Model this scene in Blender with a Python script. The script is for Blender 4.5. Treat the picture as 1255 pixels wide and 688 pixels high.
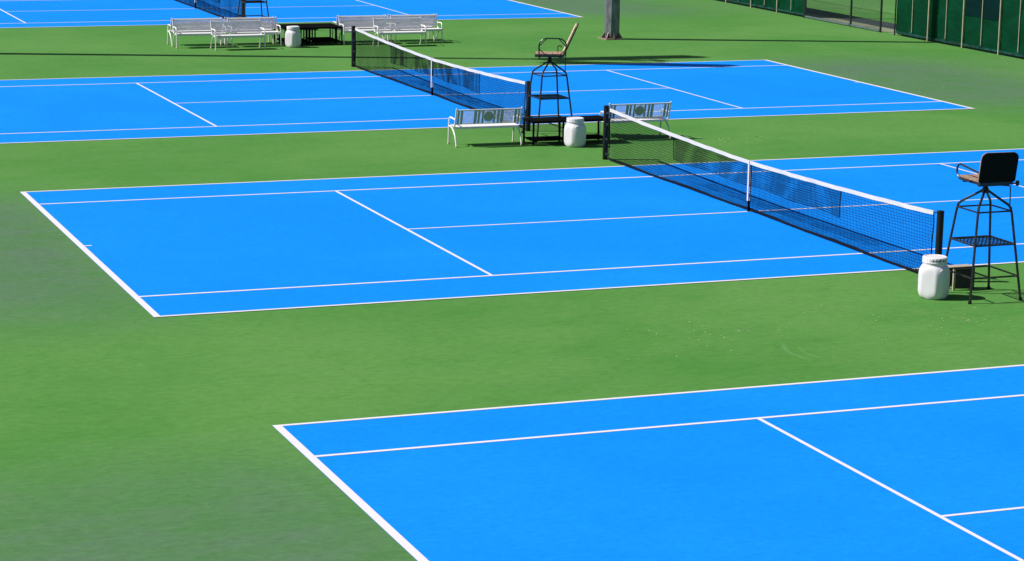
import bpy, math, random
from mathutils import Vector, Matrix

for o in list(bpy.data.objects):
    bpy.data.objects.remove(o, do_unlink=True)
SC = bpy.context.scene
COL = SC.collection
R = math.radians

# ------------------------------------------------------------------ camera, sky, sun, exposure
# world axes: x runs along the courts' length, y across the courts (away from the viewer), metres
cam_d = bpy.data.cameras.new('camera')
cam = bpy.data.objects.new('camera', cam_d)
COL.objects.link(cam)
yaw, pitch, roll = 0.370712, 0.201010, 0.016663
fw = Vector((math.sin(yaw) * math.cos(pitch), math.cos(yaw) * math.cos(pitch), -math.sin(pitch)))
r0 = Vector((math.cos(yaw), -math.sin(yaw), 0.0))
u0 = r0.cross(fw)
rt = math.cos(roll) * r0 + math.sin(roll) * u0
upv = rt.cross(fw)
cam.matrix_world = Matrix(((rt.x, upv.x, -fw.x, -6.94336), (rt.y, upv.y, -fw.y, -31.48068),
                           (rt.z, upv.z, -fw.z, 7.09950), (0, 0, 0, 1)))
cam_d.sensor_width = 36.0
cam_d.lens = 2896.75 / 1255.0 * 36.0
cam_d.clip_start = 0.5
cam_d.clip_end = 3000.0
SC.camera = cam

SUN_EL = R(45.6)
SUN_DIR = Vector((-0.952, 0.305, 0.0)).normalized()          # horizontal direction towards the sun
world = bpy.data.worlds.new('World')
SC.world = world
world.use_nodes = True
wn = world.node_tree
sky = wn.nodes.new('ShaderNodeTexSky')
sky.sky_type = 'NISHITA'
sky.sun_disc = False
sky.sun_elevation = SUN_EL
sky.sun_rotation = math.atan2(SUN_DIR.x, SUN_DIR.y) % (2 * math.pi)
wn.links.new(sky.outputs[0], wn.nodes['Background'].inputs[0])
wn.nodes['Background'].inputs[1].default_value = 0.05

sun_d = bpy.data.lights.new('sun', 'SUN')
sun_d.energy = 5.0
sun_d.angle = R(0.5)
sun_d.color = (1.0, 0.965, 0.91)
sun = bpy.data.objects.new('sun', sun_d)
COL.objects.link(sun)
to_sun = Vector((SUN_DIR.x * math.cos(SUN_EL), SUN_DIR.y * math.cos(SUN_EL), math.sin(SUN_EL)))
sun.rotation_euler = to_sun.to_track_quat('Z', 'Y').to_euler()
sun.location = (0, 0, 60)

SC.view_settings.view_transform = 'Standard'
SC.view_settings.look = 'None'
SC.view_settings.exposure = 0.32
SC.view_settings.gamma = 1.0
SC.view_settings.use_curve_mapping = False
SC.render.resolution_x = 1024
SC.render.resolution_y = 561

# ------------------------------------------------------------------ helpers
def tag(o, label=None, cat=None, group=None, kind=None):
    if label: o['label'] = label
    if cat: o['category'] = cat
    if group: o['group'] = group
    if kind: o['kind'] = kind
    return o

def empty(name, loc=(0, 0, 0), rz=0.0):
    o = bpy.data.objects.new(name, None)
    o.empty_display_size = 0.2
    COL.objects.link(o)
    o.location = loc
    o.rotation_euler = (0, 0, rz)
    return o

def copy_tree(o, parent=None):
    c = o.copy()
    COL.objects.link(c)
    c.parent = parent
    for ch in list(o.children):
        copy_tree(ch, c)
    return c

class MB:
    """collects shapes; build() links them as one mesh object"""
    def __init__(s):
        s.v = []; s.f = []
    def quad(s, a, b, c, d):
        n = len(s.v); s.v += [tuple(a), tuple(b), tuple(c), tuple(d)]; s.f.append((n, n + 1, n + 2, n + 3))
    def box(s, x0, x1, y0, y1, z0, z1, mat=None):
        n = len(s.v)
        vs = [Vector((x, y, z)) for x in (x0, x1) for y in (y0, y1) for z in (z0, z1)]
        if mat: vs = [mat @ p for p in vs]
        s.v += [tuple(p) for p in vs]
        for q in ((0, 1, 3, 2), (4, 6, 7, 5), (0, 4, 5, 1), (2, 3, 7, 6), (0, 2, 6, 4), (1, 5, 7, 3)):
            s.f.append(tuple(n + i for i in q))
    def tube(s, pts, r, n=8, caps=True, closed=False):
        pts = [Vector(p) for p in pts]
        m = len(pts)
        rs = r if isinstance(r, (list, tuple)) else [r] * m
        prev = None
        base = len(s.v)
        for i in range(m):
            if closed:
                t = (pts[(i + 1) % m] - pts[i - 1]).normalized()
            elif i == 0: t = (pts[1] - pts[0]).normalized()
            elif i == m - 1: t = (pts[-1] - pts[-2]).normalized()
            else:
                t = ((pts[i + 1] - pts[i]).normalized() + (pts[i] - pts[i - 1]).normalized())
                t = t.normalized() if t.length > 1e-6 else (pts[i + 1] - pts[i]).normalized()
            if prev is None:
                a = Vector((0, 0, 1)) if abs(t.z) < 0.9 else Vector((1, 0, 0))
                x = a.cross(t).normalized()
            else:
                x = (prev - t * prev.dot(t)).normalized()
            prev = x
            y = t.cross(x)
            k = 1.0
            if 0 < i < m - 1:
                c = (pts[i] - pts[i - 1]).normalized().dot((pts[i + 1] - pts[i]).normalized())
                k = 1.0 / max(0.6, math.sqrt(max(0.01, (1 + c) / 2)))
            for j in range(n):
                an = 2 * math.pi * (j + 0.5) / n
                s.v.append(tuple(pts[i] + (x * math.cos(an) + y * math.sin(an)) * rs[i] * (k if n > 4 else 1)))
        for i in range(m if closed else m - 1):
            for j in range(n):
                a = base + i * n + j; b = base + i * n + (j + 1) % n
                i2 = (i + 1) % m
                c = base + i2 * n + (j + 1) % n; d = base + i2 * n + j
                s.f.append((a, b, c, d))
        if caps and not closed:
            s.f.append(tuple(base + j for j in reversed(range(n))))
            s.f.append(tuple(base + (m - 1) * n + j for j in range(n)))
    def lathe(s, prof, n=32, shape=None, c=(0, 0)):
        """prof: list of (radius, z); shape(theta, i) multiplies the radius"""
        base = len(s.v)
        for i, (r, z) in enumerate(prof):
            for j in range(n):
                th = 2 * math.pi * j / n
                rr = r * (shape(th, i) if shape else 1)
                s.v.append((c[0] + rr * math.cos(th), c[1] + rr * math.sin(th), z))
        for i in range(len(prof) - 1):
            for j in range(n):
                s.f.append((base + i * n + j, base + i * n + (j + 1) % n, base + (i + 1) * n + (j + 1) % n, base + (i + 1) * n + j))
        s.f.append(tuple(base + j for j in reversed(range(n))))
        s.f.append(tuple(base + (len(prof) - 1) * n + j for j in range(n)))
    def mesh(s, name, mat, smooth=False):
        me = bpy.data.meshes.new(name)
        me.from_pydata(s.v, [], s.f)
        me.materials.append(mat)
        if smooth:
            me.polygons.foreach_set('use_smooth', [True] * len(me.polygons))
            try: me.set_sharp_from_angle(angle=R(38))
            except Exception: pass
        me.update()
        return me
    def build(s, name, mat, parent=None, smooth=False):
        o = bpy.data.objects.new(name, s.mesh(name, mat, smooth))
        COL.objects.link(o)
        if parent: o.parent = parent
        return o

def arc(c, r, a0, a1, n, plane='yz', x=0.0):
    out = []
    for i in range(n + 1):
        a = R(a0 + (a1 - a0) * i / n)
        out.append((x, c[0] + r * math.cos(a), c[1] + r * math.sin(a)))
    return out

# ------------------------------------------------------------------ materials
class NT:
    """thin wrapper for writing node trees"""
    def __init__(s, name):
        s.m = bpy.data.materials.new(name); s.m.use_nodes = True
        s.t = s.m.node_tree; s.b = s.t.nodes['Principled BSDF']
        s.pos = None
    def n(s, kind, **kw):
        o = s.t.nodes.new('ShaderNode' + kind)
        for k, v in kw.items(): setattr(o, k, v)
        return o
    def l(s, a, b): s.t.links.new(a, b)
    def world_pos(s):
        if not s.pos: s.pos = s.n('NewGeometry').outputs['Position']
        return s.pos
    def obj_pos(s): return s.n('TexCoord').outputs['Object']
    def noise(s, vec, scale, detail=4, rough=0.6, stretch=None, dist=0.0):
        if stretch:
            mp = s.n('Mapping'); mp.inputs['Scale'].default_value = stretch
            s.l(vec, mp.inputs[0]); vec = mp.outputs[0]
        o = s.n('TexNoise'); o.inputs['Scale'].default_value = scale
        o.inputs['Detail'].default_value = detail; o.inputs['Roughness'].default_value = rough
        o.inputs['Distortion'].default_value = dist
        s.l(vec, o.inputs['Vector']); return o.outputs[0]
    def math(s, op, a, b=None, clamp=False):
        o = s.n('Math', operation=op); o.use_clamp = clamp
        for i, x in enumerate((a, b)):
            if x is None: continue
            if isinstance(x, (int, float)): o.inputs[i].default_value = x
            else: s.l(x, o.inputs[i])
        return o.outputs[0]
    def ramp(s, x, lo, hi, a=0.0, b=1.0, interp='SMOOTHSTEP'):
        o = s.n('MapRange', interpolation_type=interp)
        o.inputs[1].default_value = lo; o.inputs[2].default_value = hi
        o.inputs[3].default_value = a; o.inputs[4].default_value = b
        s.l(x, o.inputs[0]); return o.outputs[0]
    def mix(s, f, a, b, mode='MIX'):
        o = s.n('Mix', data_type='RGBA', blend_type=mode)
        if isinstance(f, (int, float)): o.inputs[0].default_value = f
        else: s.l(f, o.inputs[0])
        for i, x in ((6, a), (7, b)):
            if isinstance(x, (tuple, list)): o.inputs[i].default_value = (*x[:3], 1)
            else: s.l(x, o.inputs[i])
        return o.outputs[2]
    def gray(s, x):
        o = s.n('CombineXYZ')
        for i in range(3): s.l(x, o.inputs[i])
        return o.outputs[0]
    def color(s, c):
        if isinstance(c, (tuple, list)): s.b.inputs['Base Color'].default_value = (*c[:3], 1)
        else: s.l(c, s.b.inputs['Base Color'])
    def bump(s, h, strength=0.2, dist=0.01):
        o = s.n('Bump'); o.inputs['Strength'].default_value = strength; o.inputs['Distance'].default_value = dist
        s.l(h, o.inputs['Height']); s.l(o.outputs[0], s.b.inputs['Normal'])
    def set(s, **kw):
        for k, v in kw.items(): s.b.inputs[k.replace('_', ' ')].default_value = v

COURT_Y = [-16.996, 0.0, 17.063, 41.344]        # near sideline of each court
LEN, WID = 23.77, 10.97

def mat_ground():
    k = NT('green acrylic ground'); p = k.world_pos()
    sp = k.n('SeparateXYZ'); k.l(p, sp.inputs[0]); x, y = sp.outputs[0], sp.outputs[1]
    big = k.noise(p, 0.16, 5, 0.6, dist=0.4)
    mid = k.noise(p, 1.1, 6, 0.68, stretch=(0.7, 1.2, 1))
    fine = k.noise(p, 9.0, 6, 0.75, stretch=(0.35, 1.3, 1), dist=0.8)
    grain = k.noise(p, 60.0, 3, 0.7)
    # paint worn thin where players stand behind the baselines
    d = k.math('SUBTRACT', k.math('ABSOLUTE', k.math('SUBTRACT', x, 11.885)), 11.885)
    along = k.math('MULTIPLY', k.ramp(d, -1.2, 0.8), k.ramp(d, 2.6, 6.2, 1.0, 0.25))
    tot = None
    for cy in COURT_Y:
        e = k.math('ABSOLUTE', k.math('SUBTRACT', y, cy + WID / 2 - (1.3 if cy < -5 else 0)))
        b = k.ramp(e, 2.6, 7.6, 1.0, 0.0)
        tot = b if tot is None else k.math('MAXIMUM', tot, b)
    wear = k.math('MULTIPLY', k.math('MULTIPLY', along, tot), k.ramp(k.math('ADD', k.math('MULTIPLY', big, 0.5), k.math('MULTIPLY', mid, 0.5)), 0.30, 0.60, 0.45, 1.0))
    c = k.mix(k.ramp(big, 0.36, 0.66), (0.058, 0.196, 0.034), (0.088, 0.228, 0.050))
    c = k.mix(k.math('MULTIPLY', wear, 0.95), c, (0.076, 0.146, 0.086))
    c = k.mix(k.ramp(mid, 0.34, 0.70, 0.0, 0.34), c, k.mix(wear, (0.100, 0.222, 0.066), (0.106, 0.180, 0.112)))
    c = k.mix(k.ramp(mid, 0.46, 0.28, 0.0, 0.5), c, k.mix(wear, (0.056, 0.178, 0.036), (0.056, 0.120, 0.062)))
    c = k.mix(k.ramp(fine, 0.50, 0.72, 0.0, 0.55), c, k.mix(wear, (0.058, 0.176, 0.042), (0.050, 0.108, 0.056)))
    c = k.mix(k.ramp(fine, 0.46, 0.26, 0.0, 0.34), c, k.mix(wear, (0.112, 0.236, 0.080), (0.124, 0.196, 0.128)))
    # faint brown dirt blotches in the worn areas
    dirt = k.math('MULTIPLY', k.ramp(k.noise(p, 2.7, 5, 0.7, dist=0.6), 0.58, 0.80, 0, 0.30), wear)
    c = k.mix(dirt, c, (0.135, 0.150, 0.085))
    # curved scuff by a dragged chair
    def scuff(cx, cy, rad, half, a0, a1, st):
        dx = k.math('SUBTRACT', x, cx); dy = k.math('SUBTRACT', y, cy)
        rr = k.math('SQRT', k.math('ADD', k.math('MULTIPLY', dx, dx), k.math('MULTIPLY', dy, dy)))
        ring = k.ramp(k.math('ABSOLUTE', k.math('SUBTRACT', rr, rad)), half * 0.3, half, 1.0, 0.0)
        an = k.math('MODULO', k.math('ADD', k.math('ARCTAN2', dy, dx), 6.283185), 6.283185)
        gate = k.math('MULTIPLY', k.ramp(an, a0, a0 + 0.3), k.ramp(an, a1 - 0.3, a1, 1.0, 0.0))
        return k.math('MULTIPLY', k.math('MULTIPLY', ring, gate), k.ramp(k.noise(p, 14, 4, 0.7), 0.35, 0.6, 0.1 * st, st))
    for a in ((8.0, -4.30, 0.55, 0.05, -4, 4, 0.0), (8.55, -4.55, 1.05, 0.045, 2.5, 3.6, 0.42), (8.60, -4.58, 0.90, 0.03, 2.6, 3.6, 0.36),
              (8.2, -5.6, 1.0, 0.03, 1.2, 2.0, 0.12)):
        if a[6] > 0: c = k.mix(scuff(*a), c, (0.17, 0.29, 0.14))
    speck = k.noise(p, 15.0, 5, 0.75, stretch=(0.45, 0.8, 1), dist=0.5)
    g = k.math('MULTIPLY', k.ramp(grain, 0.3, 0.7, 0.93, 1.06, 'LINEAR'), k.ramp(speck, 0.30, 0.70, 0.86, 1.14, 'LINEAR'))
    c = k.mix(1.0, c, k.gray(g), 'MULTIPLY')
    k.color(c); k.set(Roughness=0.9); k.b.inputs['Specular IOR Level'].default_value = 0.10
    k.bump(k.math('ADD', grain, fine), 0.25, 0.004)
    return k.m

def mat_court():
    k = NT('blue acrylic court'); p = k.world_pos()
    big = k.noise(p, 0.22, 4, 0.6, dist=0.5)
    mid = k.noise(p, 1.6, 6, 0.7, stretch=(0.6, 1.2, 1))
    fine = k.noise(p, 10.0, 6, 0.75, stretch=(0.5, 1.4, 1), dist=1.0)
    grain = k.noise(p, 70.0, 3, 0.7)
    c = k.mix(k.ramp(big, 0.34, 0.68), (0.0025, 0.205, 0.770), (0.0050, 0.228, 0.820))
    c = k.mix(k.ramp(mid, 0.35, 0.70, 0, 0.45), c, (0.0020, 0.196, 0.745))
    c = k.mix(k.ramp(fine, 0.52, 0.76, 0, 0.60), c, (0.0015, 0.166, 0.660))
    c = k.mix(k.ramp(fine, 0.42, 0.22, 0, 0.20), c, (0.010, 0.246, 0.830))
    scf = k.ramp(k.noise(p, 5.5, 7, 0.8, stretch=(1.6, 0.7, 1), dist=2.2), 0.62, 0.74, 0, 0.45)
    c = k.mix(scf, c, (0.004, 0.140, 0.550))
    speck = k.noise(p, 17.0, 5, 0.75, stretch=(0.5, 0.8, 1), dist=0.5)
    c = k.mix(1.0, c, k.gray(k.math('MULTIPLY', k.ramp(grain, 0.3, 0.7, 0.95, 1.04, 'LINEAR'), k.ramp(speck, 0.30, 0.70, 0.88, 1.12, 'LINEAR'))), 'MULTIPLY')
    k.color(c); k.set(Roughness=0.9); k.b.inputs['Specular IOR Level'].default_value = 0.06
    k.bump(k.math('ADD', grain, fine), 0.2, 0.003)
    return k.m

def simple(name, col, rough=0.6, metal=0.0, col2=None, scale=8.0, lo=0.4, hi=0.7, amt=1.0, bump=0.0, spec=0.5, stretch=None):
    k = NT(name); p = k.obj_pos()
    if col2:
        n = k.noise(p, scale, 6, 0.7, stretch=stretch, dist=0.3)
        k.color(k.mix(k.ramp(n, lo, hi, 0, amt), col, col2))
        if bump: k.bump(n, bump, 0.004)
    else: k.color(col)
    k.set(Roughness=rough, Metallic=metal)
    k.b.inputs['Specular IOR Level'].default_value = spec
    return k.m

M = {}
M['ground'] = mat_ground()
M['court'] = mat_court()
def mat_line():
    k = NT('white line paint'); p = k.world_pos()
    n = k.noise(p, 14, 6, 0.75); n2 = k.noise(p, 2.0, 5, 0.7)
    c = k.mix(k.ramp(n, 0.55, 0.8, 0, 0.35), (0.65, 0.62, 0.655), (0.50, 0.52, 0.55))
    c = k.mix(k.ramp(n2, 0.5, 0.8, 0, 0.25), c, (0.54, 0.55, 0.58))
    k.color(c); k.set(Roughness=0.75); return k.m
M['line'] = mat_line()
M['black'] = simple('black painted steel', (0.013, 0.012, 0.012), 0.36, 0, (0.075, 0.055, 0.045), 20, 0.52, 0.72, 0.8, 0.2, 0.5)
M['blackpad'] = simple('matt black vinyl', (0.004, 0.004, 0.0042), 0.8, 0, (0.009, 0.008, 0.008), 12, 0.5, 0.8, 0.7, 0.2, 0.15)
M['post'] = simple('black post paint', (0.005, 0.005, 0.006), 0.42, 0, (0.014, 0.014, 0.014), 14, 0.5, 0.8, 1, 0, 0.3)
M['cord'] = simple('black net cord', (0.006, 0.007, 0.012), 0.9, spec=0.1)
M['tape'] = simple('white net tape canvas', (0.60, 0.57, 0.58), 0.85, 0, (0.45, 0.43, 0.435), 9, 0.5, 0.8, 0.7, 0.3, 0.2)
M['wood'] = simple('weathered seat boards', (0.36, 0.235, 0.175), 0.8, 0, (0.20, 0.12, 0.09), 9, 0.42, 0.68, 1.0, 0.3, 0.3, (1, 8, 1))
M['beige'] = simple('beige seat pad', (0.60, 0.42, 0.29), 0.75, 0, (0.36, 0.23, 0.16), 14, 0.45, 0.75, 1.0, 0.2, 0.3)
M['drum'] = simple('white plastic drum', (0.68, 0.65, 0.71), 0.45, 0, (0.54, 0.515, 0.56), 7, 0.50, 0.80, 0.8, 0.1)
M['lid'] = simple('white plastic lid', (0.68, 0.65, 0.69), 0.45, 0, (0.44, 0.42, 0.41), 11, 0.52, 0.78, 0.8, 0.1)
M['mark'] = simple('dark scuffed print', (0.06, 0.055, 0.055), 0.8)
M['bench'] = simple('white bench paint', (0.74, 0.715, 0.74), 0.45, 0, (0.58, 0.55, 0.53), 9, 0.55, 0.8, 0.7)
M['benchmesh'] = simple('white perforated steel', (0.78, 0.75, 0.82), 0.5, 0, (0.62, 0.60, 0.66), 12, 0.5, 0.8, 0.8)
M['strip'] = simple('dull pierced steel strip', (0.34, 0.35, 0.36), 0.6, 0, (0.58, 0.58, 0.60), 30, 0.5, 0.7, 1)
M['foot'] = simple('yellowed plastic foot', (0.60, 0.50, 0.32), 0.6)
M['table'] = simple('black table laminate', (0.006, 0.006, 0.007), 0.75, 0, (0.014, 0.013, 0.013), 6, 0.45, 0.75, 1, 0.1, 0.0)
M['stoolside'] = simple('dark stained boards', (0.035, 0.033, 0.035), 0.7, 0, (0.075, 0.058, 0.045), 7, 0.45, 0.75, 1, 0.2, 0.3, (6, 6, 1))
M['stooltop'] = simple('bare pale plank', (0.40, 0.34, 0.26), 0.8, 0, (0.25, 0.20, 0.15), 7, 0.45, 0.75, 1, 0.2, 0.3, (1, 9, 1))
def mat_steel():
    k = NT('galvanised steel'); p = k.obj_pos()
    n = k.noise(p, 6, 6, 0.7, stretch=(1, 1, 0.35)); sp = k.n('SeparateXYZ'); k.l(p, sp.inputs[0])
    c = k.mix(k.ramp(n, 0.35, 0.7), (0.10, 0.105, 0.125), (0.24, 0.24, 0.275))
    rust = k.math('MULTIPLY', k.ramp(sp.outputs[2], 0.0, 0.25, 1, 0), k.ramp(k.noise(p, 9, 5, 0.7), 0.40, 0.6))
    c = k.mix(rust, c, (0.17, 0.075, 0.04)); k.color(c)
    k.set(Roughness=0.5, Metallic=0.25); k.bump(n, 0.15, 0.005); return k.m
M['steel'] = mat_steel()
M['rust'] = simple('rusty base plate', (0.22, 0.15, 0.12), 0.85, 0, (0.32, 0.25, 0.21), 8, 0.4, 0.7, 1, 0.3, 0.2)
M['lamp'] = simple('floodlight housing', (0.10, 0.10, 0.11), 0.5)
M['glass'] = simple('floodlight glass', (0.30, 0.32, 0.34), 0.1)
def mat_screen(name, a, b, c2):
    k = NT(name); p = k.world_pos()
    n = k.noise(p, 1.3, 5, 0.7, stretch=(1, 1, 2.5)); w = k.noise(p, 6.0, 5, 0.7, stretch=(1, 0.25, 3))
    c = k.mix(k.ramp(n, 0.35, 0.7), a, b); c = k.mix(k.ramp(w, 0.5, 0.8, 0, 0.6), c, c2)
    k.color(c); k.set(Roughness=0.75); k.b.inputs['Specular IOR Level'].default_value = 0.03
    k.bump(w, 0.4, 0.02); return k.m
M['screen'] = mat_screen('green windscreen cloth', (0.0012, 0.030, 0.0125), (0.0016, 0.044, 0.020), (0.001, 0.020, 0.009))
M['patch'] = mat_screen('navy patch sheet', (0.001, 0.014, 0.014), (0.0015, 0.018, 0.017), (0.001, 0.010, 0.010))
M['hem'] = simple('teal windscreen hem', (0.004, 0.062, 0.050), 0.7, 0, (0.002, 0.024, 0.018), 2.2, 0.4, 0.62, 1, 0, 0.2)
M['pole'] = simple('pale fence pole', (0.42, 0.38, 0.26), 0.6, 0, (0.30, 0.27, 0.19), 6, 0.4, 0.7)
M['fencedark'] = simple('dark green fence steel', (0.005, 0.010, 0.010), 0.5, 0, (0.010, 0.018, 0.016), 6, 0.4, 0.7)
M['wire'] = simple('green coated wire', (0.030, 0.060, 0.045), 0.6)
M['rail'] = simple('grey blue bottom rail', (0.09, 0.125, 0.135), 0.6, 0, (0.05, 0.07, 0.075), 6, 0.4, 0.7)
def mat_groundband():
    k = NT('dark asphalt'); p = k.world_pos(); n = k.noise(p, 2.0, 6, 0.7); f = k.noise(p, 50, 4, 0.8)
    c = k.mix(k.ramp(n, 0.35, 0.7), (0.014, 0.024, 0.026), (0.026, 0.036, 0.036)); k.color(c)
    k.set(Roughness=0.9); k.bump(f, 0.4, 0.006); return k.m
M['groundband'] = mat_groundband()
def mat_gravel():
    k = NT('sandy verge'); p = k.world_pos(); n = k.noise(p, 1.5, 6, 0.75); f = k.noise(p, 30, 4, 0.8)
    c = k.mix(k.ramp(n, 0.35, 0.65), (0.24, 0.24, 0.15), (0.15, 0.20, 0.10)); c = k.mix(k.ramp(f, 0.4, 0.7, 0, 0.5), c, (0.30, 0.28, 0.21))
    k.color(c); k.set(Roughness=0.95); k.bump(f, 0.6, 0.01); return k.m
M['verge'] = mat_gravel()
M['leaf'] = simple('dry pale petals', (0.50, 0.50, 0.36), 0.8, 0, (0.42, 0.40, 0.22), 3, 0.4, 0.6)

# ------------------------------------------------------------------ ground and courts
m = MB(); S = 900.0
m.quad((-S, -S, 0), (S, -S, 0), (S, S, 0), (-S, S, 0))
tag(m.build('ground', M['ground']), kind='structure')

def sheet(name, x0, x1, y0, y1, z, mat, parent=None, kind=None):
    m = MB(); m.quad((x0, y0, z), (x1, y0, z), (x1, y1, z), (x0, y1, z))
    o = m.build(name, mat, parent)
    if kind: o['kind'] = kind
    return o

BL, LW, SW = 0.10, 0.055, 0.066
ZL = 0.008
for i, cy in enumerate(COURT_Y):
    e = sheet('court', 0, LEN, 0, WID, 0.004, M['court'], kind='structure')
    e.location = (0.027 if i == 0 else 0, cy, 0)
    L = lambda nm, a, b, c, d: sheet(nm, a, b, c, d, ZL, M['line'], e)
    L('baseline', 0, BL, 0, WID); L('baseline', LEN - BL, LEN, 0, WID)
    for a in (0.0, WID - SW): L('doubles_sideline', BL, LEN - BL, a, a + SW)
    for a in (1.37, WID - 1.37 - SW): L('singles_sideline', BL, LEN - BL, a, a + SW)
    s1, s2 = 5.485, LEN - 5.485
    L('service_line', s1, s1 + LW, 1.37 + SW, WID - 1.37 - SW)
    L('service_line', s2 - LW, s2, 1.37 + SW, WID - 1.37 - SW)
    c = WID / 2
    L('centre_service_line', s1 + LW, s2 - LW, c - LW / 2, c + LW / 2)
    L('centre_mark', BL, BL + 0.12, c - LW / 2, c + LW / 2)
    L('centre_mark', LEN - BL - 0.12, LEN - BL, c - LW / 2, c + LW / 2)

sheet('dark_band', 32.15, 33.2, -40, 120, 0.004, M['groundband'], kind='structure')  # flat near-black band coloured onto the ground just past the fence
sheet('verge', 31.42, 32.147, -40, 120, 0.004, M['verge'], kind='structure')

# ------------------------------------------------------------------ nets
POST = 6.399
HALF = 6.20
def top_z(t):                       # height of the net's top edge along y (t from the centre)
    a = min(1.0, abs(t) / POST)
    return 0.914 + (1.065 - 0.914) * (0.35 * a + 0.65 * a * a)

def make_net(seed, bunch):
    rnd = random.Random(seed)
    ph = [rnd.uniform(0, 6.28) for _ in range(6)]
    root = empty('tennis_net')
    def off(t, z):                  # slack of the netting along x
        q = (0.012 * math.sin(1.3 * t + ph[0]) + 0.007 * math.sin(3.7 * t + ph[1])) * math.sin(math.pi * min(1, max(0, z / 0.95)))
        return q + 0.004 * math.sin(9 * t + ph[2]) * (1 - z)
    for sgn in (-1, 1):
        pm = MB()
        pm.lathe([(0.055, 0.0), (0.055, 1.05), (0.05, 1.068), (0.0, 1.072)][:3], 16, c=(0, sgn * POST))
        post = pm.build('post', M['post'], root, True)
        cp = MB(); cp.lathe([(0.058, 1.064), (0.058, 1.082), (0.046, 1.094), (0.02, 1.098)], 16, c=(0, sgn * POST)); cp.build('cap', M['post'], post, True)
        for z in (0.12, 0.42, 0.72, 0.95):
            hk = MB(); hk.box(-0.012, 0.012, sgn * POST - 0.012 - sgn * 0.062, sgn * POST + 0.012 - sgn * 0.062, z - 0.02, z + 0.02)
            hk.build('lacing_hook', M['rail'], post)
    N = 48
    ys = [-HALF + 2 * HALF * i / N for i in range(N + 1)]
    tp = MB()
    sec = lambda t: [(-0.012, 0.0), (0.012, 0.0), (0.009, -0.062), (-0.009, -0.062)]
    n0 = 0
    for t in ys:
        for dx, dz in sec(t):
            w = 0.004 * math.sin(5 * t + ph[3]) + 0.003 * math.sin(13 * t + ph[4])
            tp.v.append((dx + w * (1 if dz else 0.3), t, top_z(t) + dz + 0.5 * w))
    for i in range(N):
        for j in range(4):
            tp.f.append((i * 4 + j, i * 4 + (j + 1) % 4, (i + 1) * 4 + (j + 1) % 4, (i + 1) * 4 + j))
    tp.f += [(3, 2, 1, 0), tuple(N * 4 + j for j in range(4))]
    tp.build('top_tape', M['tape'], root)
    for sgn in (-1, 1):
        cb = MB()
        cb.tube([(0, sgn * HALF, top_z(HALF) - 0.02), (0, sgn * POST, 1.05)], 0.006, 6)
        cb.tube([(0, sgn * HALF, 0.03), (0, sgn * POST, 0.10)], 0.006, 6)
        # side cord and zigzag lacing to the post
        pts = [(off(sgn * HALF, z) * 0.5, sgn * (HALF + 0.015 * math.sin(9 * z)), z) for z in [0.02 + 0.1 * k for k in range(11)]]
        cb.tube(pts, 0.011, 6)
        zz = []
        for k in range(9):
            zz.append((0, sgn * (HALF if k % 2 == 0 else POST - 0.05), 0.08 + k * 0.11))
        if sgn > 0: cb.tube(zz, 0.004, 4)
        cb.build('net_cord', M['cord'], root)
    bt = MB()
    bb = [(off(t, 0) + (0.05 * math.exp(-(t / 3.5) ** 2)), t, 0.012 + 0.016 * (1 + math.sin(2.1 * t + ph[5])) / 2) for t in ys]
    base = 0
    for (x, t, z) in bb:
        for dx, dz in ((-0.010, 0), (0.010, 0), (0.008, 0.036), (-0.008, 0.036)): bt.v.append((x + dx, t, z + dz))
    for i in range(N):
        for j in range(4):
            bt.f.append((i * 4 + j, i * 4 + (j + 1) % 4, (i + 1) * 4 + (j + 1) % 4, (i + 1) * 4 + j))
    bt.f += [(3, 2, 1, 0), tuple(N * 4 + j for j in range(4))]
    bt.build('bottom_tape', M['cord'], root)
    bx = lambda t: 0.05 * math.exp(-(t / 3.5) ** 2)
    # netting: every cord a thin prism
    nt = MB(); step = 0.046; r = 0.0035
    k = int(2 * HALF / step)
    for i in range(1, k):
        t = -HALF + i * step
        zt = top_z(t) - 0.05; z0 = 0.05
        pts = []
        for q in range(5):
            z = z0 + (zt - z0) * q / 4
            pts.append((off(t, z) + bx(t) * (1 - q / 4) ** 1.5, t + 0.006 * math.sin(7 * z + 3 * t), z))
        nt.tube(pts, r, 3, caps=False)
    rows = 19
    for j in range(rows):
        q = (j + 0.5) / rows
        pts = []
        for t in ys:
            z = 0.05 + (top_z(t) - 0.10) * q
            pts.append((off(t, z) + bx(t) * (1 - q) ** 1.5, t, z + 0.006 * math.sin(2.2 * t + j)))
        nt.tube(pts, r, 3, caps=False)
    tag(nt.build('netting', M['cord'], root), kind='stuff')
    # second layer hung behind the middle of the net
    rn = MB(); t0, t1 = -3.30, 3.22
    k = int((t1 - t0) / 0.044)
    for i in range(k + 1):
        s = i / k
        t = t0 + (t1 - t0) * s
        if bunch: t += 0.05 * math.sin(s * 34 + ph[1]) + 0.02 * math.sin(s * 71 + ph[2])
        t = min(t1, max(t0, t))
        zt = top_z(t) - 0.05
        low = 0.47 + 0.02 * math.sin(3 * t + ph[0])
        rn.tube([(0.014 + off(t, zt), t, zt), (0.02 + off(t, 0.7), t + 0.01, 0.7), (0.022 + off(t, low), t, low)], 0.0036 if i not in (0, k) else 0.009, 3, caps=False)
    for j in range(11):
        pts = []
        for i in range(25):
            t = t0 + (t1 - t0) * i / 24
            low = 0.47 + 0.02 * math.sin(3 * t + ph[0])
            z = low + (top_z(t) - 0.06 - low) * j / 11
            pts.append((0.02 + off(t, z), t, z))
        rn.tube(pts, 0.0032 if j else 0.006, 3, caps=False)
    tag(rn.build('backing_netting', M['cord'], root), kind='stuff')
    st = MB()
    z1 = top_z(0) + 0.004
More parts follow.
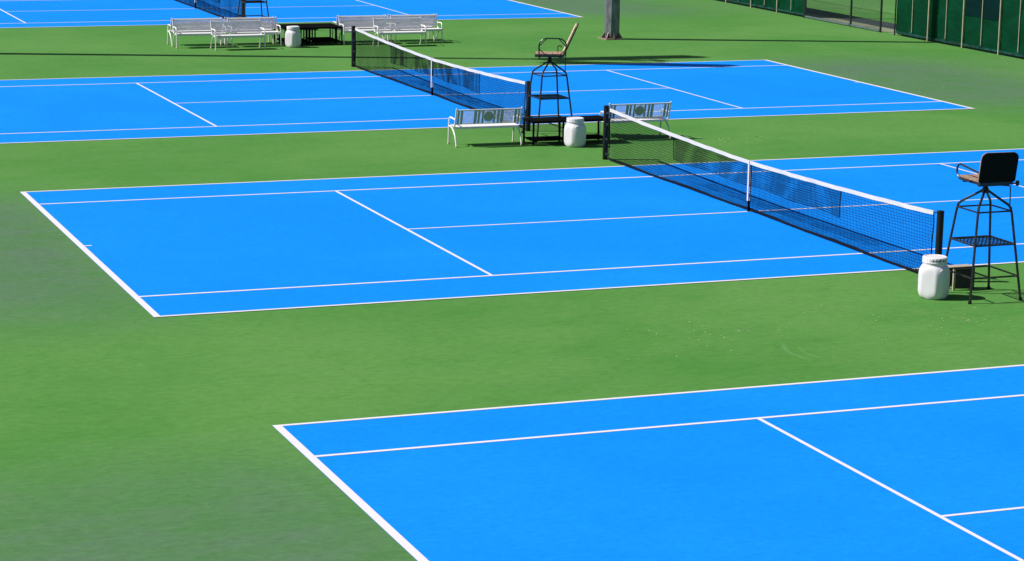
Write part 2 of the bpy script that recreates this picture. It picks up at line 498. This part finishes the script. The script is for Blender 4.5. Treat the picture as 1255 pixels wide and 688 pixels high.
    st.box(-0.020, -0.015, -0.025, 0.025, 0.20, z1); st.box(0.028, 0.033, -0.025, 0.025, 0.20, z1)
    st.box(-0.020, 0.033, -0.025, 0.025, z1, z1 + 0.004)
    st.build('centre_strap', M['tape'], root)
    an = MB(); an.box(-0.012, 0.03, -0.012, 0.012, 0.008, 0.20); an.build('strap_anchor', M['cord'], root)
    return root

net_labels = ['tennis net whose black post stands beside the barrel with dark lid marks',
              'tennis net with folded dark backing, its post behind the bench back with round medallion',
              'distant tennis net running down behind the close-packed white benches']
for i, ci in enumerate((1, 2, 3)):
    nr = make_net(11 + ci, ci != 1)
    nr.location = (LEN / 2, COURT_Y[ci] + WID / 2, 0)
    tag(nr, net_labels[i], 'tennis net', 'nets across the courts')

# ------------------------------------------------------------------ umpire chairs
def make_chair(loc, head_rot, tall_back, label):
    root = empty('umpire_chair', loc)
    hs = lambda z: 0.43 - (0.43 - 0.284) * (z / 1.315)
    zr, zp, zl = 1.315, 0.832, 0.364
    for sx in (-1, 1):
        for sy in (-1, 1):
            g = MB()
            pts = [(sx * hs(z), sy * hs(z), z) for z in (0.0, 0.7, 1.28)]
            a, b = Vector((sx * 0.284, sy * 0.284, 1.315)), Vector((sx * 0.035, sy * 0.035, 1.585))
            pts += [(sx * 0.274, sy * 0.274, 1.36), (sx * 0.245, sy * 0.245, 1.405)]
            pts += [(sx * 0.12, sy * 0.12, 1.51), tuple(b)]
            g.tube(pts, 0.0185, 8)
            leg = g.build('leg', M['black'], root, True)
            ft = MB(); ft.lathe([(0.027, 0.0), (0.027, 0.03), (0.022, 0.045)], 10, c=(sx * 0.43, sy * 0.43)); ft.build('foot_cap', M['post'], leg, True)
    def ring(z, rad, name):
        h = hs(z)
        c = [(-h, -h), (h, -h), (h, h), (-h, h)]
        for i in range(4):
            g = MB(); p, q = c[i], c[(i + 1) % 4]
            g.tube([(p[0], p[1], z), (q[0], q[1], z)], rad, 6)
            g.build(name, M['black'], root, True)
    ring(zr, 0.013, 'upper_rung'); ring(zl, 0.014, 'lower_rung'); ring(zp, 0.015, 'platform_rung')
    g = MB(); h = hs(zp) - 0.012
    for i in range(11):
        x = -h + 2 * h * i / 10
        g.tube([(x, -h, zp), (x, h, zp)], 0.006, 5)
    for i in range(7):
        y = -h + 2 * h * (i + 0.5) / 7
        g.tube([(-h, y, zp + 0.012), (h, y, zp + 0.012)], 0.006, 5)
    g.build('foot_platform', M['black'], root)
    g = MB(); g.lathe([(0.055, 1.555), (0.055, 1.61), (0.040, 1.63), (0.040, 1.715)], 14); g.build('hub', M['black'], root, True)
    # swivelling head
    rot = Matrix.Rotation(head_rot, 4, 'Z')
    def hb(mb, name, mat, parent=None, smooth=True):
        o = mb.build(name, mat, parent or root, smooth)
        if not parent: o.matrix_local = rot
        return o
    g = MB(); g.box(-0.27, 0.27, -0.30, 0.32, 1.715, 1.755)
    for y in (-0.22, 0.22): g.box(-0.25, 0.25, y - 0.02, y + 0.02, 1.69, 1.715)
    fr = hb(g, 'seat_frame', M['black'], smooth=False)
    for i in range(5):
        b = MB(); y0 = -0.295 + i * 0.122
        b.box(-0.262, 0.262, y0, y0 + 0.115, 1.7555, 1.782 + 0.002 * (i % 2)); b.build('seat_board', M['wood'], fr)
    # back: upholstered panel in a rounded outline
    hgt = 0.72 if tall_back else 0.45
    tilt = R(24 if tall_back else 10)
    w = 0.235 if tall_back else 0.30
    outline = []
    rc = 0.09
    for cx, cz, a0 in ((w - rc, hgt - rc, 0), (-w + rc, hgt - rc, 90)):
        for i in range(6):
            a = R(a0 + 90 * i / 5); outline.append((cx + rc * math.cos(a), cz + rc * math.sin(a)))
    outline += [(-w, 0.02), (-w + 0.02, 0.0), (w - 0.02, 0.0), (w, 0.02)]
    def panel(y0, y1, mat, name, inset=0.0):
        g = MB(); n = len(outline)
        T = Matrix.Translation((0, -0.285, 1.76)) @ Matrix.Rotation(tilt, 4, 'X')
        for y in (y0, y1):
            for (x, z) in outline:
                g.v.append(tuple(T @ Vector((x * (1 - inset), y, z * (1 - inset) + inset * hgt / 2))))
        g.f.append(tuple(range(n))); g.f.append(tuple(reversed(range(n, 2 * n))))
        for i in range(n): g.f.append((i, i + n, (i + 1) % n + n, (i + 1) % n))
        return hb(g, name, mat, smooth=False)
    bk = panel(-0.026, -0.002, M['blackpad'], 'backrest')
    fp = panel(-0.0015, 0.028, M['beige'] if tall_back else M['wood'], 'back_pad', 0.03)
    # one octagonal arm on the left
    g = MB(); x = -0.285
    loop = [(x, 0.23, 1.735), (x, 0.23, 1.99), (x, 0.205, 2.05), (x, 0.13, 2.105), (x, 0.07, 2.118), (x, -0.19, 2.118), (x, -0.26, 2.10), (x, -0.33, 2.04), (x, -0.345, 1.99), (x, -0.335, 1.735)]
    if not tall_back:
        loop = [(x, -0.05, 1.735), (x, 0.22, 1.74), (x, 0.31, 1.765), (x, 0.352, 1.82), (x, 0.352, 1.875), (x, 0.32, 1.93), (x, 0.25, 1.95), (x, 0.10, 1.935), (x, -0.28, 1.90)]
    g.tube(loop, 0.0145, 8)
    for a, b in () if not tall_back else (((0.22, 1.88), (0.07, 1.745)), ((-0.33, 1.88), (-0.18, 1.745)), ((0.23, 1.95), (0.07, 2.11)), ((-0.34, 1.95), (-0.19, 2.11))):
        g.tube([(x, a[0], a[1]), (x, b[0], b[1])], 0.010, 6)
    hb(g, 'armrest', M['black'])
    x = 0.285
    g = MB(); g.tube([(x, 0.24, 1.735), (x, 0.245, 1.90), (x, 0.22, 1.93)] if tall_back else [(x, 0.24, 1.735), (x, 0.25, 1.78)], 0.0125, 6); hb(g, 'armrest_stub', M['black'])
    g = MB(); g.tube([(x, -0.17, 1.735), (x, -0.17, 1.90), (x, -0.22, 1.91), (x, -0.26, 1.87)] if tall_back else [(x, -0.17, 1.735), (x, -0.17, 1.79)], 0.0125, 6); hb(g, 'armrest_stub', M['black'])
    g = MB(); g.tube([(0.20, -0.28, 1.725), (0.36, -0.28, 1.725)], 0.012, 6)
    g.lathe([(0.02, 1.69), (0.028, 1.70), (0.028, 1.755), (0.02, 1.765)], 8, c=(0.36, -0.28)); hb(g, 'clamp_knob', M['black'])
    g = MB(); g.tube([(0.05, -0.20, 1.70), (0.21, -0.33, 1.70), (0.215, -0.335, 1.66), (0.22, -0.34, 1.36)], 0.009, 6)
    hb(g, 'hanging_rod', M['black'])
    return tag(root, label, 'umpire chair', 'umpire chairs by the net posts')

make_chair((11.91, -2.07, 0), R(-2), False, 'black steel umpire chair with dark low back standing right beside the white barrel')
make_chair((12.07, 15.42, 0), R(67.8), True, 'black steel umpire chair turned sideways, its tall beige back leaning out')
make_chair((12.0, 39.73, 0), R(-20), False, 'black umpire chair with only its legs showing above the white benches')

# ------------------------------------------------------------------ white plastic barrels
def make_barrel():
    root = empty('barrel')
    prof = [(0.165, 0.0), (0.185, 0.006), (0.205, 0.03), (0.218, 0.07), (0.222, 0.12), (0.223, 0.25), (0.222, 0.36), (0.217, 0.41), (0.204, 0.45), (0.186, 0.475), (0.176, 0.485), (0.172, 0.50), (0.178, 0.507), (0.178, 0.52), (0.170, 0.525)]
    flat = [0, 0, .3, .7, 1, 1, 1, .7, .3, 0, 0, 0, 0, 0, 0]
    def shape(th, i):
        k = flat[i]
        if not k: return 1.0
        # eight-sided body with softly rounded edges, wide and narrow faces in turn
        a = (th - 0.175) % (math.pi / 2) - math.pi / 4
        sq = min(1.035, 0.90 / max(math.cos(a), 0.3))
        return 1 + k * (sq - 1)
    g = MB(); g.lathe(prof, 72, shape)
    body = g.build('body', M['drum'], root, True)
    # raised label panel, lifting lugs
    for an in (20, 200):
        T = Matrix.Rotation(R(an), 4, 'Z'); g = MB()
        g.tube([T @ Vector((0.214, 0.022 * math.cos(2 * math.pi * i / 16), 0.415 + 0.022 * math.sin(2 * math.pi * i / 16))) for i in range(16)], 0.009, 6, closed=True)
        g.build('lifting_lug', M['drum'], body, True)
    g = MB(); g.lathe([(0.180, 0.523), (0.186, 0.526), (0.186, 0.537), (0.180, 0.541)], 40); g.build('neck_ring', M['drum'], root, True)
    g = MB()
    lp = [(0.172, 0.538), (0.180, 0.542), (0.181, 0.595), (0.174, 0.604), (0.150, 0.607), (0.142, 0.600), (0.05, 0.602)]
    g.lathe(lp, 96, lambda th, i: 1 + (0.012 * (1 if int(th / (2 * math.pi) * 48 + 0.01) % 2 else -0.3) if i in (1, 2) else 0))
    lid = g.build('lid', M['lid'], root, True)
    return root
bar = make_barrel()
spots = [((11.20, -1.94), 0.62, 250, 'white plastic barrel with dark marks on its lid rim, beside the pale-topped stool'),
         ((12.0, 13.76), 0.60, 235, 'white plastic barrel in front of the pair of joined black tables'),
         ((11.70, 34.17), 0.60, 160, 'white plastic barrel standing by the armrest of close-packed white benches')]
for i, ((x, y), h, rz, lb) in enumerate(spots):
    o = bar if i == 0 else copy_tree(bar)
    o.location = (x, y, 0); o.rotation_euler = (0, 0, R(rz)); s = h / 0.607; o.scale = (1.0, 1.0, s)
    tag(o, lb, 'barrel', 'white barrels beside the nets')
# scuffed print on the nearest barrel's lid rim
lid0 = [c for c in bar.children if c.name.startswith('lid')][0]
g = MB(); rnd = random.Random(4)
for i in range(9):
    th = R(225 + i * 8.0 + rnd.uniform(-2, 2)) - R(250)
    wd = rnd.uniform(0.010, 0.022); hh = rnd.uniform(0.010, 0.022)
    T = Matrix.Rotation(th, 4, 'Z')
    z = 0.566 + rnd.uniform(-0.006, 0.006)
    g.box(0.180, 0.1853, -wd / 2, wd / 2, z - hh / 2, z + hh / 2, T)
g.build('worn_lettering', M['mark'], lid0)

# ------------------------------------------------------------------ white benches
def make_bench(length=1.48, strips=True):
    root = empty('bench')
    h = length / 2
    for sx in (-1, 1):
        x = sx * (h - 0.02)
        g = MB()
        g.tube([(x, 0.275, 0.0), (x, 0.262, 0.2), (x, 0.25, 0.40), (x, 0.245, 0.50), (x, 0.225, 0.548), (x, 0.18, 0.575), (x, 0.10, 0.582), (x, -0.03, 0.572), (x, -0.13, 0.566), (x, -0.168, 0.575)], 0.0165, 8)
        leg = g.build('front_leg', M['bench'], root, True)
        f = MB(); f.lathe([(0.023, 0.0), (0.023, 0.035), (0.018, 0.04)], 10, c=(x, 0.275)); f.build('foot_cap', M['foot'], leg, True)
        g = MB()
        g.tube([(x, 0.245, 0.385), (x, 0.14, 0.392), (x, 0.03, 0.365), (x, -0.08, 0.30), (x, -0.16, 0.21), (x, -0.215, 0.10), (x, -0.25, 0.0)], 0.0165, 8)
        leg = g.build('rear_leg', M['bench'], root, True)
        f = MB(); f.lathe([(0.023, 0.0), (0.023, 0.035), (0.018, 0.04)], 10, c=(x, -0.25)); f.build('foot_cap', M['foot'], leg, True)
        g = MB()
        g.tube([(x, -0.06, 0.40), (x, -0.115, 0.42), (x, -0.145, 0.48), (x, -0.19, 0.63), (x, -0.238, 0.785)], 0.0155, 8)
        g.lathe([(0.012, 0.78), (0.019, 0.788), (0.019, 0.800), (0.010, 0.807)], 10, c=(x, -0.240))
        g.build('back_upright', M['bench'], root, True)
    # seat pan: curved sheet with rolled edges
    g = MB(); prof = [(0.290, 0.360), (0.294, 0.398), (0.285, 0.414), (0.25, 0.421), (0.15, 0.417), (0.03, 0.413), (-0.07, 0.412), (-0.125, 0.408), (-0.135, 0.372)]
    xa, xb = -h + 0.038, h - 0.038
    n = len(prof)
    for x in (xa, xb):
        for (y, z) in prof: g.v.append((x, y, z))
        for (y, z) in prof: g.v.append((x, y - 0.004, z - 0.008))
    for i in range(n - 1):
        g.f.append((i, i + 1, 2 * n + i + 1, 2 * n + i)); g.f.append((n + i, 3 * n + i, 3 * n + i + 1, n + i + 1))
        for b in (0, 2 * n): g.f.append((b + i, b + n + i, b + n + i + 1, b + i + 1))
    g.f += [(0, 2 * n, 3 * n, n), (n - 1, 2 * n - 1, 4 * n - 1, 3 * n - 1)]
    seat = g.build('seat', M['bench'], root, True)
    g = MB(); g.tube([(xa, 0.20, 0.385), (xb, 0.20, 0.385)], 0.014, 6); g.tube([(xa, -0.09, 0.385), (xb, -0.09, 0.385)], 0.014, 6)
    g.build('seat_rail', M['bench'], seat, True)
    # back: frame, fine mesh, decorative strips, medallion
    A, B = Vector((0, -0.150, 0.472)), Vector((0, -0.232, 0.768))
    P = lambda x, s: (x, A.y + (B.y - A.y) * s, A.z + (B.z - A.z) * s)
    g = MB(); g.tube([P(xa, 0), P(xb, 0)], 0.012, 6); g.tube([P(xa, 1), P(xb, 1)], 0.014, 6)
    g.build('back_rail', M['bench'], root, True)
    g = MB()
    wr = 0.0032 if strips else 0.0050
    k = int((xb - xa) / 0.019)
    for i in range(k + 1):
        x = xa + (xb - xa) * i / k; g.tube([P(x, 0), P(x, 1)], wr, 3, caps=False)
    for j in range(1, 16): g.tube([P(xa, j / 16), P(xb, j / 16)], wr, 3, caps=False)
    tag(g.build('back_mesh', M['benchmesh'], root), kind='stuff')
    nrm = Vector((0, -(B - A).z, (B - A).y)).normalized()
    def strip(x0, x1, s0=0.02, s1=0.98):
        g = MB(); vs = []
        for dd in (-0.003, 0.004):
            for x, s in ((x0, s0), (x1, s0), (x1, s1), (x0, s1)):
                p = Vector(P(x, s)) + nrm * dd; g.v.append(tuple(p))
        g.f += [(0, 1, 2, 3), (7, 6, 5, 4), (0, 4, 5, 1), (1, 5, 6, 2), (2, 6, 7, 3), (3, 7, 4, 0)]
        g.build('back_strip', M['strip'], root)
    W = xb - xa
    for a, b in () if not strips else ((0.012, 0.040), (0.060, 0.095), (0.268, 0.312), (0.330, 0.362), (0.392, 0.425), (0.572, 0.605), (0.635, 0.667), (0.685, 0.730), (0.905, 0.940), (0.957, 0.988)):
        strip(xa + a * W, xa + b * W)
    g = MB(); c = (0.5) * W + xa; rr = 0.105 if strips else 0.05
    for dd in (-0.004, 0.005):
        for i in range(24):
            q = 2 * math.pi * i / 24
            p = Vector(P(c + rr * math.cos(q), 0.5 + rr * math.sin(q) / 0.30)) + nrm * dd
            g.v.append(tuple(p))
    g.f.append(tuple(range(24))); g.f.append(tuple(reversed(range(24, 48))))
    for i in range(24): g.f.append((i, i + 24, (i + 1) % 24 + 24, (i + 1) % 24))
    md = g.build('medallion', M['strip'] if strips else M['bench'], root)
    g = MB(); g.tube([tuple(Vector(P(c + 0.122 * math.cos(2 * math.pi * i / 24), 0.5 + 0.122 * math.sin(2 * math.pi * i / 24) / 0.30))) for i in range(24)], 0.007, 6, closed=True)
    g.build('medallion_ring', M['bench'], md, True)
    return root
bench_kind = {True: make_bench(), False: make_bench(1.48, False)}
used = set()
def place_bench(x, y, away, label, group, rz=0.0):
    near = y < 20
    o = copy_tree(bench_kind[near]) if near in used else bench_kind[near]
    used.add(near)
    o.location = (x, y, 0)
    o.rotation_euler = (0, 0, R((0 if away else 180) + rz))
    return tag(o, label, 'bench', group)
gB = 'white benches between the courts'
place_bench(10.257, 14.455, True, 'white metal bench seen from behind, end next to umpire chair with beige back', gB, -1.0)
place_bench(13.72, 14.53, True, 'white metal bench seen from behind through the far end of a tennis net', gB, 0.6)
LB = {0: ['white bench in second row by the distant barrel, end away from the tables',
          'white bench in second row, its armrest touching the distant white barrel',
          'white bench pulled out in front of the bench row by the distant barrel',
          'rear white bench facing the far court, second bench from the distant barrel',
          'rear white bench facing the far court, next bench to the distant barrel'],
      1: ['white bench in second row behind the net post, end touching the black tables',
          'white bench in second row behind the net post, end away from the tables',
          'white bench pulled out in front of the bench row behind the net post',
          'rear white bench facing the far court, past the barrel, end beside the tables',
          'rear white bench facing the far court, past the barrel, second from the tables']}
for k, gx in ((0, 0.0), (1, 4.93)):
    y = 34.74 if k == 0 else 34.68
    place_bench(9.09 + gx, y, False, LB[k][0], gB)
    place_bench(10.68 + gx + (0.02 if k == 0 else 0), y + 0.01, False, LB[k][1], gB)
    place_bench(10.02 + gx - 0.11 * k, 33.99 - 0.05 * k, False, LB[k][2], gB, 1.5 if k == 0 else -1.0)
    place_bench(9.10 + gx, 35.38 - 0.05 * k, True, LB[k][3], gB)
    place_bench(10.66 + gx, 35.37 - 0.05 * k, True, LB[k][4], gB)

# ------------------------------------------------------------------ black tables
def make_table(L=0.87, D=0.60, H=0.52):
    root = empty('table')
    g = MB(); g.box(-L / 2, L / 2, -D / 2, D / 2, H - 0.045, H); g.build('table_top', M['table'], root)
    for sx in (-1, 1):
        for sy in (-1, 1):
            g = MB(); x = sx * (L / 2 - 0.03); y = sy * (D / 2 - 0.03)
            g.box(x - 0.017, x + 0.017, y - 0.017, y + 0.017, 0, H - 0.0455); g.build('leg', M['table'], root)
    g = MB()
    for i in range(5):
        y = -D / 2 + 0.06 + (D - 0.12) * i / 4
        g.box(-L / 2 + 0.048, L / 2 - 0.048, y - 0.045, y + 0.045, 0.095, 0.115)
    for sx in (-1, 1): g.box(sx * (L / 2 - 0.10) - 0.02, sx * (L / 2 - 0.10) + 0.02, -D / 2 + 0.02, D / 2 - 0.02, 0.07, 0.0948)
    g.build('lower_shelf', M['table'], root)
    return root
t0 = make_table()
tabs = [(11.565, 14.27, 'low black table with slatted shelf, end against the white bench near the umpire chair'),
        (12.46, 14.27, 'low black table with slatted shelf, end reaching behind the tall black net post'),
        (11.965, 34.78, 'low black table partly hidden behind the distant white barrel'),
        (12.86, 34.78, 'low black table between distant barrel and benches, edge towards the umpire chair with beige back'),
        (11.965, 35.41, 'rear low black table standing close to the distant white barrel'),
        (12.86, 35.41, 'rear low black table beside the white benches past the barrel')]
for i, (x, y, lb) in enumerate(tabs):
    o = t0 if i == 0 else copy_tree(t0)
    o.location = (x, y, 0); tag(o, lb, 'table', 'low black tables between benches')

# ------------------------------------------------------------------ stool beside the near chair
st = empty('stool', (11.745, -1.60, 0))
g = MB(); g.box(0.0, 0.36, 0.0, 0.20, 0.325, 0.352); g.build('plank_top', M['stooltop'], st)
g = MB(); g.box(0.045, 0.335, 0.02, 0.035, 0.03, 0.324); g.build('front_panel', M['stoolside'], st)
g = MB(); g.box(0.045, 0.335, 0.165, 0.18, 0.03, 0.324); g.build('rear_panel', M['stoolside'], st)
for x in (0.008, 0.338):
    for y in (0.012, 0.158):
        g = MB(); g.box(x, x + 0.034, y, y + 0.03, 0, 0.3245); g.build('leg', M['stooltop'] if x < 0.1 and y < 0.1 else M['stoolside'], st)
tag(st, 'low dark stool with pale plank top tucked behind barrel and umpire chair', 'stool')

# ------------------------------------------------------------------ floodlight poles
def make_pole(loc, label):
    root = empty('floodlight_pole', loc)
    H = 20.3
    g = MB(); ang = R(15)
    rings = [(0.232, 0.0), (0.226, 1.5), (0.215, 4.0), (0.13, H)]
    base = 0
    for (r, z) in rings:
        for j in range(8):
            a = ang + j * math.pi / 4; g.v.append((r * math.cos(a), r * math.sin(a), z))
    for i in range(3):
        for j in range(8): g.f.append((i * 8 + j, i * 8 + (j + 1) % 8, (i + 1) * 8 + (j + 1) % 8, (i + 1) * 8 + j))
    g.f.append(tuple(24 + j for j in range(8)))
    g.build('shaft', M['steel'], root)
    g = MB(); g.box(-0.33, 0.33, -0.33, 0.33, 0.0, 0.03); bp = g.build('base_plate', M['rust'], root)
    for i in range(8):
        a = R(i * 45 + 37.5); g = MB()
        T = Matrix.Rotation(a, 4, 'Z')
        pts = [T @ Vector(p) for p in ((0.19, -0.01, 0.035), (0.32, -0.01, 0.035), (0.32, -0.01, 0.06), (0.205, -0.01, 0.24), (0.19, -0.01, 0.24))]
        pts2 = [T @ Vector((p[0], 0.01, p[2])) for p in ((0.19, 0, 0.035), (0.32, 0, 0.035), (0.32, 0, 0.06), (0.205, 0, 0.24), (0.19, 0, 0.24))]
        g.v = [tuple(p) for p in pts + pts2]
        g.f = [(0, 1, 2, 3, 4), (9, 8, 7, 6, 5)] + [(k, k + 5, (k + 1) % 5 + 5, (k + 1) % 5) for k in range(5)]
        g.build('gusset', M['steel'], bp)
    # two splayed crossarms, one for the court on either side
    arms = (((-2.5, 0.75), (1.55, 0.60), 1), ((-2.6, 0.0), (1.4, -1.80), -1))
    za = H - 0.2
    for (a, b, sy) in arms:
        A, B = Vector((*a, za)), Vector((*b, za)); mid = A.lerp(B, 0.58)
        g = MB(); g.tube([A, B], 0.06, 8); g.tube([(0, 0, za), tuple(mid)], 0.06, 8); g.tube([(0, 0, za - 0.9), tuple(mid)], 0.035, 6)
        g.build('crossarm', M['steel'], root, True)
        rz = math.atan2(b[1] - a[1], b[0] - a[0])
        for q in (0.05, 0.275, 0.50, 0.725, 0.95):
            c = A.lerp(B, q)
            T = Matrix.Translation((c.x, c.y, za - 0.36)) @ Matrix.Rotation(rz, 4, 'Z') @ Matrix.Rotation(R(sy * 38), 4, 'X')
            g = MB(); g.box(-0.44, 0.44, -0.20, 0.20, -0.36, 0.36, T); lm = g.build('lamp_head', M['lamp'], root)
            g = MB(); g.box(-0.41, 0.41, min(sy * 0.201, sy * 0.210), max(sy * 0.201, sy * 0.210), -0.33, 0.33, T); g.build('lamp_glass', M['glass'], lm)
    return tag(root, label, 'floodlight pole', 'floodlight poles along the wide strip')
make_pole((21.80, 34.45, 0), 'tall grey octagonal floodlight pole with rusty base on the green strip')
make_pole((1.95, 34.62, 0), 'tall floodlight pole whose lamps throw the dark blotch across a blue court')

# ------------------------------------------------------------------ fence along the far side
FX, FH, WH = 31.2, 4.08, 2.15
def weave(g, W, z0, z1, p):
    """chain-link: two families of slanting wires"""
    k = -int((z1 - z0) / p) - 1
    while k * p < W:
        ya = k * p
        a0 = max(0.0, -ya); a1 = min(z1 - z0, W - ya)
        if a1 > a0 + 0.01:
            g.tube([(0, ya + a0, z0 + a0), (0, ya + a1, z0 + a1)], 0.0022, 3, caps=False)
            g.tube([(0.005, W - ya - a0, z0 + a0), (0.005, W - ya - a1, z0 + a1)], 0.0022, 3, caps=False)
        k += 1
def screen_fence(y0, y1, label):
    root = empty('windscreen_fence', (FX, y0, 0))
    n = max(1, round((y1 - y0) / 1.99)); st = (y1 - y0) / n
    sm = None; pm = None; cm = None; hm = None
    rnd = random.Random(int(y0 * 10))
    for i in range(n):
        ya = i * st
        # slightly billowed cloth panel
        g = MB(); K, Z = 8, 10; ph = rnd.uniform(0, 6)
        for a in range(K + 1):
            for b in range(Z + 1):
                y = ya + 0.002 + (st - 0.004) * a / K; z = 0.085 + (WH - 0.085) * b / Z
                bul = 0.045 * math.sin(math.pi * a / K) * (0.5 + 0.5 * math.sin(1.7 * z + ph)) + 0.012 * math.sin(math.pi * a / K) * math.sin(6 * z + ph * 2 + a)
                g.v.append((0.03 + bul, y, z))
        for a in range(K):
            for b in range(Z):
                q = a * (Z + 1) + b; g.f.append((q, q + 1, q + Z + 2, q + Z + 1))
        g.build('windscreen_panel', M['screen'], root, True)
        g = MB(); g.box(-0.012, 0.005, ya + 0.045, ya + st - 0.045, 0.075, 0.14); g.build('windscreen_hem', M['hem'], root)
        g = MB(); mid = ya + st / 2
        g.tube([(0.0, mid, 0.18), (0.005, mid + 0.01, 1.2), (-0.002, mid - 0.006, 1.8), (0, mid, WH)], 0.016, 6); ln = g.build('lacing_pole', M['pole'], root, True)
        g = MB(); g.box(-0.03, -0.014, mid - 0.10, mid + 0.10, 0.145, 0.178); g.build('tie_plate', M['hem'], ln)
    for i in range(n + 1):
        ya = i * st
        g = MB(); g.tube([(-0.02, ya, 0.0), (-0.02, ya, FH + 0.03)], 0.024, 8)
        g.build('post', M['fencedark'] if i in (0, n) else M['pole'], root, True)
    g = MB(); g.tube([(0, 0, FH), (0, y1 - y0, FH)], 0.028, 8); g.build('top_rail', M['fencedark'], root, True)
    g = MB(); g.tube([(0.09, 0, 0.05), (0.09, y1 - y0, 0.05)], 0.02, 6); g.build('bottom_rail', M['fencedark'], root, True)
    g = MB(); g.tube([(0, 0, WH), (0, y1 - y0, WH)], 0.02, 8); g.build('middle_rail', M['fencedark'], root, True)
    g = MB(); weave(g, y1 - y0, WH + 0.02, FH, 0.1); tag(g.build('chain_link', M['wire'], root), kind='stuff')
    return tag(root, label, 'fence', 'fences along the courts')
f1 = screen_fence(11.82, 33.70, 'tall dark green windscreen fence with pale poles and a navy patch')
g = MB(); g.box(0.019, 0.024, 27.75 - 11.82, 29.65 - 11.82, 0.98, WH); g.build('navy_patch', M['patch'], f1)  # flat navy sheet set just in front of the green cloth
screen_fence(39.75, 59.65, 'tall dark green windscreen fence past the see-through chain-link panels')

cl = empty('chain_link_fence', (FX, 34.62, 0))
W = 39.70 - 34.62
for y in (0.0, 1.94, W):
    g = MB(); g.tube([(0, y, 0), (0, y, FH)], 0.036, 8); g.build('post', M['fencedark'], cl, True)
g = MB(); g.tube([(0, 0, FH), (0, W, FH)], 0.028, 8); g.build('top_rail', M['fencedark'], cl, True)
g = MB(); g.box(-0.03, 0.03, 0.037, 1.90, 0.03, 0.085); g.build('bottom_rail', M['rail'], cl)
g = MB(); g.box(-0.03, 0.03, 1.98, W - 0.037, 0.03, 0.085); g.build('bottom_rail', M['rail'], cl)
g = MB(); weave(g, W, 0.09, FH, 0.075)
tag(g.build('chain_link', M['wire'], cl), kind='stuff')
tag(cl, 'see-through chain-link fence panels with dark posts beside the narrow gap', 'fence', 'fences along the courts')

# ------------------------------------------------------------------ fallen petals
g = MB(); rnd = random.Random(21)
def petal(x, y, s):
    a = rnd.uniform(0, 6.28); c, d = math.cos(a) * s, math.sin(a) * s
    z = 0.006
    k = rnd.uniform(0.35, 0.7)
    n = len(g.v)
    g.v += [(x - c, y - d, z), (x + d * k, y - c * k, z + 0.008), (x + c, y + d, z + 0.003), (x - d * k, y + c * k, z + 0.010)]
    g.f.append((n, n + 1, n + 2, n + 3))
for i in range(26):
    cx, cy = rnd.uniform(6.0, 12.6), rnd.gauss(-3.2, 0.5)
    for q in range(rnd.choice((1, 2, 3, 6))): petal(rnd.gauss(cx, 0.12), rnd.gauss(cy, 0.12), rnd.uniform(0.006, 0.019))
for i in range(15): petal(rnd.gauss(15.75, 0.42), rnd.gauss(13.9, 0.40), rnd.uniform(0.018, 0.036))
for i in range(40): petal(rnd.uniform(-3, 12), rnd.uniform(-5.5, -1), rnd.uniform(0.006, 0.014))
for i in range(30): petal(rnd.uniform(24, 30), rnd.uniform(20, 28), rnd.uniform(0.015, 0.03))
for i in range(10): petal(rnd.uniform(28, 31), rnd.uniform(25, 27), rnd.uniform(0.02, 0.04))
tag(g.build('fallen_petals', M['leaf']), 'small pale petals scattered over the green ground', 'petals', kind='stuff')
